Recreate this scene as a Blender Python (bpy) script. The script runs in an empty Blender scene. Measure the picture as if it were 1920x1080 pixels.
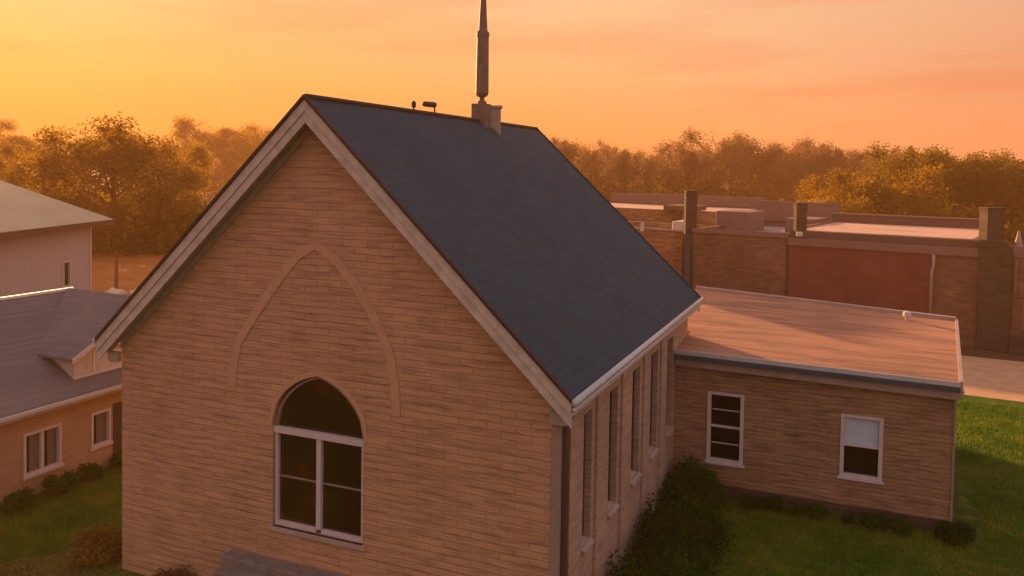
import bpy, bmesh, math, random
from mathutils import Vector, Matrix
from mathutils.geometry import tessellate_polygon
R = math.radians
random.seed(7)
SC = bpy.context.scene
COL = SC.collection

# ---------------------------------------------------------------- camera
cam = bpy.data.cameras.new("camera"); camo = bpy.data.objects.new("camera", cam); COL.objects.link(camo)
cam.sensor_width = 36; cam.lens = 28.97; cam.shift_y = -0.0872; cam.clip_end = 6000; cam.clip_start = .1
_f = Vector((-0.38406425, 0.92255794, -0.03716855)); _r = Vector((0.92283991, 0.3848385, 0.01630405)); _u = Vector((-0.02934532, 0.02803881, 0.999176))
camo.matrix_world = Matrix.Translation((4.176, -12.238, 8.307)) @ Matrix((_r, _u, -_f)).transposed().to_4x4()
SC.camera = camo

# ---------------------------------------------------------------- sky and sun
SUN_AZ = R(35)                    # measured from -x towards +y
SUN_EL = R(11.3)
sdir = Vector((-math.cos(SUN_AZ)*math.cos(SUN_EL), math.sin(SUN_AZ)*math.cos(SUN_EL), math.sin(SUN_EL)))
W = bpy.data.worlds.new("World"); SC.world = W; W.use_nodes = True
nt = W.node_tree; nt.nodes.clear()
def N(nt, t, **k):
    n = nt.nodes.new(t)
    for a, b in k.items():
        if a.startswith('i_'): n.inputs[a[2:].replace('_', ' ')].default_value = b
        else: setattr(n, a, b)
    return n
def mth(nt, op, a, b=None, c=None, clamp=False):
    n = nt.nodes.new('ShaderNodeMath'); n.operation = op; n.use_clamp = clamp
    for i, v in enumerate((a, b, c)):
        if v is None: continue
        if isinstance(v, (int, float)): n.inputs[i].default_value = v
        else: nt.links.new(v, n.inputs[i])
    return n.outputs[0]
def mixc(nt, f, a, b, mode='MIX'):
    n = nt.nodes.new('ShaderNodeMix'); n.data_type = 'RGBA'; n.blend_type = mode
    for s, v in ((n.inputs[0], f), (n.inputs[6], a), (n.inputs[7], b)):
        if isinstance(v, (int, float)): s.default_value = v
        elif isinstance(v, (tuple, list)): s.default_value = (*v[:3], 1)
        else: nt.links.new(v, s)
    return n.outputs[2]
def ramp(nt, f, stops):
    n = nt.nodes.new('ShaderNodeValToRGB'); e = n.color_ramp.elements
    while len(e) < len(stops): e.new(.5)
    for k, (p, c) in zip(e, stops):
        k.position = p; k.color = (*c, 1) if len(c) == 3 else c
    if f is not None: nt.links.new(f, n.inputs[0])
    return n.outputs[0]
sky = N(nt, 'ShaderNodeTexSky', sky_type='NISHITA', sun_disc=False, sun_elevation=SUN_EL,
        sun_rotation=math.atan2(sdir.x, sdir.y), air_density=2.0, dust_density=3.0, ozone_density=1.0)
tc = N(nt, 'ShaderNodeTexCoord'); sep = N(nt, 'ShaderNodeSeparateXYZ'); nt.links.new(tc.outputs['Generated'], sep.inputs[0])
dot = N(nt, 'ShaderNodeVectorMath', operation='DOT_PRODUCT'); nt.links.new(tc.outputs['Generated'], dot.inputs[0])
hz = Vector((sdir.x, sdir.y, 0)).normalized(); dot.inputs[1].default_value = hz
az = mth(nt, 'DIVIDE', dot.outputs['Value'], mth(nt, 'SQRT', mth(nt, 'SUBTRACT', 1.0001, mth(nt, 'POWER', sep.outputs['Z'], 2))))   # cos of azimuth from sun
el = mth(nt, 'MULTIPLY', mth(nt, 'ARCSINE', mth(nt, 'MAXIMUM', sep.outputs['Z'], 0.0)), 2/math.pi)                # 0..1 = 0..90 deg
azf = mth(nt, 'MULTIPLY_ADD', az, .5, .5, True)
def lin(r, g, b): return tuple(((c/255)/12.92 if c/255 < .04045 else ((c/255+.055)/1.055)**2.4) for c in (r, g, b))
#      azimuth stops, at three elevations
A_low = ramp(nt, azf, [(0, lin(250,205,180)), (.52, lin(244,182,146)), (.68, lin(232,152,118)), (.84, lin(250,158,98)), (.92, lin(250,156,84)), (1, lin(250,162,78))])
A_mid = ramp(nt, azf, [(0, lin(246,206,186)), (.52, lin(242,186,158)), (.68, lin(232,154,116)), (.84, lin(250,182,128)), (.92, lin(251,184,116)), (1, lin(251,182,96))])
A_top = ramp(nt, azf, [(0, lin(240,206,192)), (.52, lin(238,190,168)), (.68, lin(230,170,138)), (.84, lin(250,198,152)), (.92, lin(251,200,148)), (1, lin(251,196,134))])
zen = lin(212,204,212)
def step(a, b):
    return mth(nt, 'DIVIDE', mth(nt, 'SUBTRACT', el, a), b-a, None, True)
g = mixc(nt, step(.01, .065), A_low, A_mid)
g = mixc(nt, step(.06, .125), g, A_top)
g = mixc(nt, step(.15, .6), g, zen)
# soft streaky clouds
mp = N(nt, 'ShaderNodeMapping'); mp.inputs['Scale'].default_value = (1.6, 1.6, 17); mp.inputs['Location'].default_value = (.35, .2, .9)
nt.links.new(tc.outputs['Generated'], mp.inputs[0])
cn = N(nt, 'ShaderNodeTexNoise', i_Scale=1.7, i_Detail=4.0, i_Roughness=.5, i_Distortion=.4); nt.links.new(mp.outputs[0], cn.inputs[0])
cl = ramp(nt, cn.outputs['Fac'], [(.47, (0,0,0)), (.62, (1,1,1))])
clf = mth(nt, 'MULTIPLY', mth(nt, 'MULTIPLY', cl, step(.035, .06)), .5)
g = mixc(nt, clf, g, mixc(nt, 1.0, g, (.96, .70, .68), 'MULTIPLY'))
bg1 = N(nt, 'ShaderNodeBackground', i_Strength=.05); nt.links.new(sky.outputs[0], bg1.inputs[0])
bg2 = N(nt, 'ShaderNodeBackground', i_Strength=.37); nt.links.new(g, bg2.inputs[0])
mx = N(nt, 'ShaderNodeMixShader'); mx.inputs[0].default_value = .96
nt.links.new(bg1.outputs[0], mx.inputs[1]); nt.links.new(bg2.outputs[0], mx.inputs[2])
wo = N(nt, 'ShaderNodeOutputWorld'); nt.links.new(mx.outputs[0], wo.inputs[0])
sl = bpy.data.lights.new("sun", 'SUN'); sl.energy = 5; sl.angle = R(.9); sl.color = (1, .56, .24)
so = bpy.data.objects.new("sun", sl); COL.objects.link(so); so.rotation_euler = sdir.to_track_quat('Z', 'Y').to_euler()
SC.view_settings.view_transform = 'Standard'; SC.view_settings.look = 'None'; SC.view_settings.gamma = 1
SC.view_settings.exposure = 1.4
SC.render.engine = 'CYCLES'
SC.cycles.max_bounces = 6; SC.cycles.transparent_max_bounces = 8; SC.cycles.volume_bounces = 0

# ---------------------------------------------------------------- materials
MAT = {}
def mat(name, base=(.5,.5,.5), rough=.8, spec=.3, metal=0.0):
    m = bpy.data.materials.new(name); m.use_nodes = True; n = m.node_tree; b = n.nodes['Principled BSDF']
    b.inputs['Base Color'].default_value = (*base, 1); b.inputs['Roughness'].default_value = rough
    b.inputs['Specular IOR Level'].default_value = spec; b.inputs['Metallic'].default_value = metal
    MAT[name] = m; return m, n, b
def co(n, scale=(1,1,1), kind='Object'):
    t = N(n, 'ShaderNodeTexCoord'); p = N(n, 'ShaderNodeMapping'); p.inputs['Scale'].default_value = scale
    n.links.new(t.outputs[kind], p.inputs[0]); return p.outputs[0]
def noise(n, v, s, d=4, r=.55, dist=0):
    k = N(n, 'ShaderNodeTexNoise', i_Scale=s, i_Detail=d, i_Roughness=r, i_Distortion=dist); n.links.new(v, k.inputs[0]); return k.outputs['Fac']
def bump(n, b, h, s=.4, d=.02):
    k = N(n, 'ShaderNodeBump', i_Strength=s, i_Distance=d); n.links.new(h, k.inputs['Height']); n.links.new(k.outputs[0], b.inputs['Normal'])
def plain(name, base, rough=.75, var=.15, scale=6, spec=.3, bmp=.15, stretch=(1,1,1), metal=0.0):
    m, n, b = mat(name, base, rough, spec, metal)
    v = co(n, stretch); f = noise(n, v, scale, 6, .65)
    lo = tuple(c*(1-var) for c in base); hi = tuple(min(1, c*(1+var)) for c in base)
    n.links.new(ramp(n, f, [(.3, lo), (.7, hi)]), b.inputs['Base Color'])
    if bmp: bump(n, b, f, bmp, .01)
    return m
def masonry(name, c1, c2, mortar, bw=.5, bh=.14, streak=.5, bm=.6, patch=.25, msz=.012):
    m, n, b = mat(name, c1, .9, .15)
    t = N(n, 'ShaderNodeTexCoord'); s = N(n, 'ShaderNodeSeparateXYZ'); n.links.new(t.outputs['Object'], s.inputs[0])
    u = mth(n, 'ADD', s.outputs['X'], s.outputs['Y'])
    c = N(n, 'ShaderNodeCombineXYZ'); n.links.new(u, c.inputs[0])
    # courses waver a little along the wall
    c0 = N(n, 'ShaderNodeCombineXYZ'); n.links.new(u, c0.inputs[0]); n.links.new(s.outputs['Z'], c0.inputs[1])
    wv = noise(n, c0.outputs[0], 1.3, 2, .5)
    z = mth(n, 'ADD', s.outputs['Z'], mth(n, 'MULTIPLY', mth(n, 'SUBTRACT', wv, .5), .045))
    n.links.new(z, c.inputs[1])
    br = N(n, 'ShaderNodeTexBrick', i_Scale=1.0, i_Mortar_Size=msz, i_Mortar_Smooth=.6, i_Bias=0.0, i_Brick_Width=bw, i_Row_Height=bh, offset=.5)
    br.inputs['Color1'].default_value = (*c1, 1); br.inputs['Color2'].default_value = (*c2, 1); br.inputs['Mortar'].default_value = (*mortar, 1)
    n.links.new(c.outputs[0], br.inputs[0])
    mp = N(n, 'ShaderNodeMapping'); mp.inputs['Scale'].default_value = (1.5, 10.5, 1); n.links.new(c.outputs[0], mp.inputs[0])
    st = noise(n, mp.outputs[0], 1.0, 5, .6, .3)
    stc = ramp(n, st, [(.36, (1-streak,)*3), (.52, (1, 1, 1)), (.74, (1+streak*.35,)*3)])
    big = noise(n, c0.outputs[0], .45, 3, .6)
    bgc = ramp(n, big, [(.3, (1-patch, 1-patch*1.05, 1-patch*1.1)), (.7, (1+patch*.4,)*3)])
    k = mixc(n, 1.0, br.outputs['Color'], stc, 'MULTIPLY'); k = mixc(n, 1.0, k, bgc, 'MULTIPLY')
    n.links.new(k, b.inputs['Base Color'])
    h = mth(n, 'ADD', mth(n, 'MULTIPLY', br.outputs['Fac'], -.6), mth(n, 'MULTIPLY', st, 1.6))
    bump(n, b, h, bm, .03)
    return m
masonry('church_stone', (.485,.282,.176), (.45,.258,.16), (.40,.23,.145), .52, .125, .24, .6, .12, .014)
masonry('side_brick', (.42,.29,.235), (.38,.26,.21), (.33,.22,.18), .26, .085, .22, .4, .2, .01)
masonry('annex_brick', (.36,.215,.135), (.30,.175,.108), (.25,.15,.095), .5, .10, .32, .6, .22)
masonry('house_render', (.40,.25,.16), (.385,.24,.152), (.37,.23,.147), .6, .2, .12, .2, .2)
masonry('orange_brick', (.44,.23,.12), (.34,.17,.085), (.27,.15,.085), .7, .22, .5, .5, .35)
masonry('brown_brick', (.24,.13,.085), (.20,.105,.068), (.16,.09,.062), .5, .16, .3, .5, .3)
masonry('dark_brick', (.10,.07,.055), (.075,.055,.045), (.06,.045,.038), .5, .16, .3, .5, .3)
masonry('red_wall', (.20,.062,.052), (.19,.058,.049), (.18,.055,.046), .9, .3, .12, .2, .2)
plain('stone_arch', (.46,.266,.165), .9, .10, 5, .15, .5)
plain('white_trim', (.50,.44,.43), .6, .14, 7, .35, .2)
plain('rake_paint', (.46,.385,.355), .7, .2, 5, .3, .4, (1,1,1))
plain('green_grey_trim', (.30,.26,.21), .8, .2, 6)
plain('frame_white', (.50,.43,.45), .5, .08, 8, .4, .1)
plain('dark_edge', (.035,.025,.022), .8, .2, 6)
plain('gutter_metal', (.42,.42,.45), .35, .12, 5, .5, .1)
plain('brown_pipe', (.06,.038,.035), .6, .2, 5)
plain('corner_board', (.25,.19,.165), .8, .15, 4)
plain('steeple_metal', (.16,.11,.095), .7, .25, 5)
plain('chimney_render', (.33,.27,.25), .85, .2, 6, .2, .5)
plain('black_metal', (.03,.02,.018), .7, .2, 8)
plain('barn_steel', (.42,.32,.31), .55, .05, 1.2, .3, .05)
plain('barn_trim', (.62,.48,.42), .6, .08, 3)
plain('coping', (.36,.27,.25), .7, .15, 2, .3, .3)
plain('mauve_band', (.21,.125,.115), .8, .15, 1.5, .2, .3, (1,1,4))
plain('dark_band', (.13,.078,.072), .8, .18, 1.5, .2, .3, (1,1,4))
plain('cool_dark_metal', (.055,.06,.075), .6, .2, 2)
plain('pale_steel', (.55,.47,.45), .5, .1, 3)
plain('concrete', (.17,.145,.135), .9, .25, 4, .2, .5)
plain('curtain', (.16,.125,.11), .9, .25, 5, .1, .3, (14,14,.6))
plain('blind', (.42,.50,.60), .6, .06, 5)
plain('room_dark', (.014,.012,.012), .7, .2, 4)
plain('bark', (.055,.036,.024), .9, .3, 6, .1, .6)
plain('post_wood', (.16,.075,.035), .9, .2, 6)
plain('rock_pale', (.5,.4,.34), .8, .2, 6)
def glassm(name, tint, rough=.06):
    m, n, b = mat(name, tint, rough, .5)
    f = noise(n, co(n), 1.2, 2); bump(n, b, f, .12, .02)
    n.links.new(ramp(n, noise(n, co(n), .9, 2), [(.35, tuple(c*.5 for c in tint)), (.7, tint)]), b.inputs['Base Color'])
glassm('glass_dark', (.012,.006,.004))
def reflect_glass():
    m, n, b = mat('glass_warm_reflect', (.02,.01,.004), .10, .5)
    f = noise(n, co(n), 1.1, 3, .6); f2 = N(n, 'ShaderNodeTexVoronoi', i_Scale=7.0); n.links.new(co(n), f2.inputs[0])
    k = ramp(n, f, [(.40, (.006,.004,.002)), (.55, (.014,.010,.003)), (.66, (.05,.018,.003)), (.78, (.015,.005,.002))])  # amber patches in the pane colour stand in for a warm reflection
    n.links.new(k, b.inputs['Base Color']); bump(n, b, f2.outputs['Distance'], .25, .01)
reflect_glass()
glassm('glass_brown', (.05,.026,.02), .15); glassm('glass_black', (.006,.006,.007), .1)
def shingles(name, base, var, row=.19, edge=.55, rough=.75, spec=.25):
    m, n, b = mat(name, base, rough, spec)
    t = N(n, 'ShaderNodeTexCoord'); s = N(n, 'ShaderNodeSeparateXYZ'); n.links.new(t.outputs['Object'], s.inputs[0])
    c = N(n, 'ShaderNodeCombineXYZ'); n.links.new(s.outputs['Y'], c.inputs[0]); n.links.new(mth(n, 'MULTIPLY', s.outputs['Z'], 1.45), c.inputs[1])
    br = N(n, 'ShaderNodeTexBrick', i_Scale=1.0, i_Mortar_Size=.012, i_Mortar_Smooth=.8, i_Brick_Width=.33, i_Row_Height=row, offset=.5)
    br.inputs['Color1'].default_value = (*[x*(1+var) for x in base], 1); br.inputs['Color2'].default_value = (*[x*(1-var) for x in base], 1)
    br.inputs['Mortar'].default_value = (*[x*edge for x in base], 1)
    n.links.new(c.outputs[0], br.inputs[0])
    f = noise(n, co(n), .5, 5, .6)
    k = mixc(n, 1.0, br.outputs['Color'], ramp(n, f, [(.3, (.84,.86,.9)), (.7, (1.14,1.1,1.06))]), 'MULTIPLY')
    n.links.new(k, b.inputs['Base Color'])
    bump(n, b, mth(n, 'ADD', mth(n, 'MULTIPLY', br.outputs['Fac'], -1), noise(n, co(n), 30, 3)), .35, .012)
shingles('slate_roof', (.014,.042,.070), .12)
shingles('house_roof', (.135,.115,.125), .07, .16, .75)
def membrane(name, a, bcol, rough=.8):
    m, n, b = mat(name, a, rough, .2)
    f = noise(n, co(n, (.25,1.1,1)), 1.1, 5, .6, .4); f2 = noise(n, co(n, (.6, 3.5, 1)), 2.2, 4, .7)
    k = ramp(n, mth(n, 'ADD', mth(n, 'MULTIPLY', f, .65), mth(n, 'MULTIPLY', f2, .35)), [(.36, bcol), (.6, a)])
    n.links.new(mixc(n, 1.0, k, ramp(n, noise(n, co(n, (.35, 2.6, 1)), .9, 6, .7, .6), [(.38, (.62,.66,.70)), (.52, (1,1,1)), (.7, (1.16,1.1,1.05))]), 'MULTIPLY'), b.inputs['Base Color']); bump(n, b, f2, .3, .01)
membrane('roof_membrane', (.44,.205,.12), (.29,.145,.095))
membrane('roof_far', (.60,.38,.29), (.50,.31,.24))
membrane('roof_mauve', (.34,.27,.26), (.26,.2,.19))
def barn_roof():
    m, n, b = mat('barn_roof', (.40,.36,.29), .85, .08)
    s = N(n, 'ShaderNodeSeparateXYZ'); n.links.new(co(n), s.inputs[0])
    w = mth(n, 'FRACT', mth(n, 'MULTIPLY', s.outputs['X'], 3.0)); bump(n, b, mth(n, 'LESS_THAN', w, .1), .4, .02)
    n.links.new(ramp(n, noise(n, co(n), .4, 4), [(.3, (.24,.215,.17)), (.7, (.30,.27,.215))]), b.inputs['Base Color'])
barn_roof()
def ribbed(name, base, per=.3):
    m, n, b = mat(name, base, .6, .3)
    s = N(n, 'ShaderNodeSeparateXYZ'); n.links.new(co(n), s.inputs[0])
    w = mth(n, 'FRACT', mth(n, 'MULTIPLY', s.outputs['X'], 1/per)); r_ = ramp(n, w, [(0, (0,0,0)), (.08, (1,1,1)), (.16, (0,0,0))])
    n.links.new(mixc(n, r_, base, tuple(c*.86 for c in base)), b.inputs['Base Color']); bump(n, b, r_, .6, .02)
ribbed('barn_wall', (.50,.40,.39))
def ground():
    m, n, b = mat('ground_mat', (.06,.06,.02), .95, .1)
    v = co(n); f = noise(n, v, .035, 5, .6); f2 = noise(n, v, .5, 6, .7); f3 = noise(n, v, 9, 4, .7)
    k = ramp(n, f, [(.38, (.085,.036,.016)), (.6, (.12,.052,.024))])
    k = mixc(n, ramp(n, f2, [(.4, (0,0,0)), (.65, (1,1,1))]), k, (.09,.06,.028)); k = mixc(n, .35, k, mixc(n, f3, (.05,.04,.02), (.14,.1,.05)))
    n.links.new(k, b.inputs['Base Color']); bump(n, b, f3, .6, .05)
    m, n, b = mat('lawn_mat', (.03,.05,.01), .95, .1)
    v = co(n); f2 = noise(n, v, .35, 5, .65); f3 = noise(n, v, 14, 4, .75); f4 = noise(n, v, 2.2, 4, .7)
    k = ramp(n, f2, [(.35, (.026,.072,.006)), (.65, (.060,.115,.011))])
    k = mixc(n, ramp(n, f4, [(.5, (0,0,0)), (.75, (1,1,1))]), k, (.15,.14,.025)); k = mixc(n, 1.0, k, ramp(n, f3, [(.3, (.6,.6,.6)), (.7, (1.35,1.35,1.2))]), 'MULTIPLY')
    n.links.new(k, b.inputs['Base Color']); bump(n, b, f3, .8, .04)
    plain('dirt', (.17,.09,.045), .95, .35, 3, .1, .8)
    plain('path_mat', (.50,.29,.17), .9, .18, 1.5, .15, .4)
    plain('field_mat', (.34,.13,.035), .95, .2, .35, .1, .3)
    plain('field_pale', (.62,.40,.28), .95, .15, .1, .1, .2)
ground()
def leafm(name, cs, tr=.35):
    m = bpy.data.materials.new(name); m.use_nodes = True; n = m.node_tree; n.nodes.clear(); MAT[name] = m
    oi = N(n, 'ShaderNodeObjectInfo')
    f = noise(n, co(n), .55, 3, .6)
    ff = mth(n, 'ADD', f, mth(n, 'MULTIPLY', mth(n, 'SUBTRACT', oi.outputs['Random'], .5), .25))
    k = ramp(n, ff, [(.3, cs[0]), (.5, cs[1]), (.72, cs[2])])
    d = N(n, 'ShaderNodeBsdfDiffuse'); t = N(n, 'ShaderNodeBsdfTranslucent'); x = N(n, 'ShaderNodeMixShader'); x.inputs[0].default_value = tr
    n.links.new(k, d.inputs[0]); n.links.new(k, t.inputs[0]); n.links.new(d.outputs[0], x.inputs[1]); n.links.new(t.outputs[0], x.inputs[2])
    o = N(n, 'ShaderNodeOutputMaterial'); n.links.new(x.outputs[0], o.inputs[0])
leafm('leaf_gold', ((.20,.105,.012), (.28,.155,.016), (.36,.21,.024)), .6)
leafm('leaf_brown', ((.15,.080,.038), (.20,.112,.05), (.25,.145,.062)), .55)
leafm('leaf_olive', ((.14,.090,.012), (.22,.13,.014), (.30,.165,.018)), .6)
leafm('leaf_green', ((.012,.040,.004), (.024,.075,.006), (.042,.110,.010)), .25)
leafm('leaf_yellow', ((.09,.055,.012), (.16,.095,.02), (.24,.15,.03)), .3)
leafm('grass_blade', ((.045,.115,.008), (.11,.19,.014), (.26,.27,.025)), .5)

# ---------------------------------------------------------------- mesh helpers
class MB:
    def __init__(s): s.v = []; s.f = []; s.fm = []; s.m = 0
    def poly(s, pts): s.f.append([len(s.v)+i for i in range(len(pts))]); s.fm.append(s.m); s.v += [tuple(p) for p in pts]
    def box(s, x0, x1, y0, y1, z0, z1):
        c = [(x, y, z) for z in (z0, z1) for y in (y0, y1) for x in (x0, x1)]
        s.hexa([c[0], c[1], c[3], c[2], c[4], c[5], c[7], c[6]]); return s
    def hexa(s, p):        # bottom 4 ccw, top 4 ccw
        k = len(s.v); s.v += [tuple(q) for q in p]
        for q in ((3,2,1,0), (4,5,6,7), (0,1,5,4), (1,2,6,5), (2,3,7,6), (3,0,4,7)): s.f.append([k+i for i in q]); s.fm.append(s.m)
        return s
    def prism(s, outer, holes, P):
        """2D outline with holes; P(a, b, d) gives the 3D point at depth d = 0 (front) or 1 (back)"""
        loops = [[Vector((a, b, 0)) for a, b in outer]]+[[Vector((a, b, 0)) for a, b in h] for h in holes]
        tris = tessellate_polygon(loops); flat = [p for l in loops for p in l]; k = len(s.v); n = len(flat)
        for d in (0, 1): s.v += [tuple(P(p.x, p.y, d)) for p in flat]
        for t in tris:
            s.f.append([k+i for i in t]); s.f.append([k+n+i for i in reversed(t)]); s.fm += [s.m]*2
        o = 0
        for l in loops:
            for i in range(len(l)):
                j = (i+1) % len(l); s.f.append([k+o+i, k+o+j, k+n+o+j, k+n+o+i]); s.fm.append(s.m)
            o += len(l)
        return s
    def tube(s, pts, rad, seg=8, cap=True):
        pts = [Vector(p) for p in pts]
        if not isinstance(rad, (list, tuple)): rad = [rad]*len(pts)
        rings = []
        for i, p in enumerate(pts):
            d = (pts[min(i+1, len(pts)-1)]-pts[max(i-1, 0)]).normalized()
            a = d.cross(Vector((0, 0, 1)) if abs(d.z) < .9 else Vector((1, 0, 0))).normalized(); b = d.cross(a)
            k = len(s.v); rings.append(k)
            s.v += [tuple(p+(a*math.cos(t)+b*math.sin(t))*rad[i]) for t in [2*math.pi*j/seg for j in range(seg)]]
        for q, w in zip(rings, rings[1:]):
            for j in range(seg): s.f.append([q+j, q+(j+1) % seg, w+(j+1) % seg, w+j]); s.fm.append(s.m)
        if cap:
            s.f.append([rings[0]+j for j in range(seg)]); s.f.append([rings[-1]+j for j in range(seg)]); s.fm += [s.m]*2
        return s
    def build(s, name, mats, parent=None, smooth=False, fix=True, bevel=0):
        me = bpy.data.meshes.new(name); me.from_pydata(s.v, [], s.f); me.update()
        for m in (mats if isinstance(mats, (list, tuple)) else [mats]): me.materials.append(MAT[m])
        me.polygons.foreach_set('material_index', s.fm)
        if fix:
            b = bmesh.new(); b.from_mesh(me); bmesh.ops.recalc_face_normals(b, faces=b.faces)
            if bevel:
                bmesh.ops.bevel(b, geom=[e for e in b.edges if len(e.link_faces) == 2 and e.calc_face_angle(0) > .5], offset=bevel, segments=1, affect='EDGES')
            b.to_mesh(me); b.free()
        if smooth: me.polygons.foreach_set('use_smooth', [True]*len(me.polygons))
        o = bpy.data.objects.new(name, me); COL.objects.link(o)
        if parent: o.parent = parent
        return o
def tag(o, label, cat, group=None, kind=None):
    if label: o['label'] = label
    if cat: o['category'] = cat
    if group: o['group'] = group
    if kind: o['kind'] = kind
    return o
def thing(name, label, cat, loc=(0,0,0), rz=0, group=None):
    o = bpy.data.objects.new(name, None); COL.objects.link(o); o.location = loc; o.rotation_euler = (0, 0, rz); o.empty_display_size = .3
    return tag(o, label, cat, group)
def copy_tree(o, parent=None):
    c = o.copy(); COL.objects.link(c)
    if parent: c.parent = parent
    for ch in list(o.children): copy_tree(ch, c)
    return c
def local(root): return root      # parts are built in the root's own frame

# ---------------------------------------------------------------- ground
def sheet(name, pts, z, m, label=None):
    o = MB(); o.poly([(x, y, z) for x, y in pts]); o = o.build(name, m, fix=False); o['kind'] = 'structure'; return o
sheet('ground', [(-2500,-400), (2500,-400), (2500,2500), (-2500,2500)], 0, 'ground_mat')
sheet('lawn', [(-14.4,-20), (30,-20), (34,21.7), (7.9,23.0), (-14.4,27)], .008, 'lawn_mat')
sheet('path', [(-13,26.8), (8.0,22.95), (34,20.6), (36,28), (8.8,30.6), (-12,34)], .014, 'path_mat')
sheet('field', [(-62,30), (-39,24.4), (-30,27), (-40,50), (-72,54)], .006, 'field_mat')
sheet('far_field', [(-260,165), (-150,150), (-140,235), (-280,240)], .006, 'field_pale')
sheet('dirt_bed', [(-12.2,-1.6), (-9.45,-1.6), (-9.45,1.6), (-9.8,1.9), (-10.3,.9), (-11.0,.1), (-11.6,-.5)], .014, 'dirt')

# ---------------------------------------------------------------- church
CX = Vector((0, 0, 0))
church = thing('church', 'tan coursed masonry church with a steep dark blue-grey roof and pointed front window', 'church')
WD, HE, HR, L, OV, XE = 9.4, 4.79, 9.49, 10.6, .316, .258
slope = (HR-HE)/(WD/2+XE)
def roofz(x): return HR-abs(x+WD/2)*slope
def arch(cx, half, z0, zs, zp, n=12, p=1.55):
    pts = [(cx-half, z0), (cx+half, z0)] if z0 is not None else []
    for i in range(2*n+1):
        t = 1-i/n       # 1 .. -1 from the right springing to the left one
        a = abs(t); hx = half*a
        z = zs+(zp-zs)*(.80*math.sqrt(max(0, 1-a**2))+.20*(1-a)) if a < 1 else zs
        pts.append((cx+math.copysign(hx, t) if t else cx, z))
    return pts
WX = -4.65; WH = .98
win_hole = arch(WX, WH, 1.60, 3.62, 4.50)
TH = .14   # roof build-up above the wall line
yf = lambda dep0, dep1: (lambda a, b, d: (a, dep0 if d == 0 else dep1, b))
front = [(-WD, 0), (0, 0), (0, roofz(0)-TH*1.4), (-WD/2, HR-TH*1.4), (-WD, roofz(-WD)-TH*1.4)]
MB().prism(front, [win_hole], yf(0, .28)).build('front_wall', 'church_stone', church)
back = [(-WD, 0), (0, 0), (0, roofz(0)-TH*1.4), (-WD/2, HR-TH*1.4), (-WD, roofz(-WD)-TH*1.4)]
MB().prism(back, [], yf(L-.28, L)).build('back_wall', 'church_stone', church)
# side wall with five tall recessed windows between brick piers
sw = [(1.18,1.66), (2.78,3.36), (4.52,5.18), (6.22,6.92), (7.98,8.66)]
holes = [[(a, 1.75), (b, 1.75), (b, 4.10), (a, 4.10)] for a, b in sw]
MB().prism([(.282, 0), (L-.282, 0), (L-.282, roofz(0)-.2), (.282, roofz(0)-.2)], holes, lambda a, b, d: (0 if d == 0 else -.28, a, b)).build('side_wall', 'side_brick', church)
MB().prism([(.282, 0), (L-.282, 0), (L-.282, roofz(0)-.2), (.282, roofz(0)-.2)], [], lambda a, b, d: (-WD if d == 0 else -WD+.28, a, b)).build('side_wall', 'church_stone', church)
for a, b in sw:
    w = MB().box(-.19, -.165, a-.02, b+.02, 1.77, 4.1).build('side_window', 'glass_brown', church)
    f = MB(); f.box(-.165, -.12, a+.002, a+.05, 1.78, 4.0); f.box(-.165, -.12, b-.05, b-.002, 1.78, 4.0); f.box(-.163, -.13, a+.05, b-.05, 2.86, 2.90); f.build('frame', 'brown_pipe', w)
    s_ = MB(); s_.hexa([(-.16, a+.01, 1.70), (.07, a-.04, 1.66), (.07, b+.04, 1.66), (-.16, b-.01, 1.70), (-.16, a+.01, 1.79), (.07, a-.04, 1.72), (.07, b+.04, 1.72), (-.16, b-.01, 1.79)]); s_.build('sill', 'coping', w)
# piers standing slightly proud of the wall between windows
pr_ = [(.34,1.0), (1.86,2.58), (3.58,4.30), (5.40,6.02), (7.14,7.78)]
for a, b in pr_:
    p = MB(); p.box(.002, .045, a, b, 0, 4.30); p.hexa([(.002, a, 4.30), (.045, a, 4.30), (.045, b, 4.30), (.002, b, 4.30), (.002, a, 4.42), (.004, a, 4.42), (.004, b, 4.42), (.002, b, 4.42)])
    p.build('pier', 'side_brick', church)
# roof: two slabs
roof = MB(); ct = TH*1.4
for sx in (1, -1):
    xe = WD/2+XE; X = lambda v: -WD/2+sx*v
    y0, y1 = -OV, L+OV
    roof.hexa([(X(0), y0, HR-ct+.02), (X(xe), y0, HE-ct+.02), (X(xe), y1, HE-ct+.02), (X(0), y1, HR-ct+.02),
               (X(0), y0, HR), (X(xe), y0, HE), (X(xe), y1, HE), (X(0), y1, HR)])
ro = roof.build('roof', 'slate_roof', church)
rc = MB()
rc.tube([(-WD/2, -OV-.02, HR+.005), (-WD/2, L+OV+.02, HR+.005)], .055, 6); rc.build('ridge_cap', 'dark_edge', ro)
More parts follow.
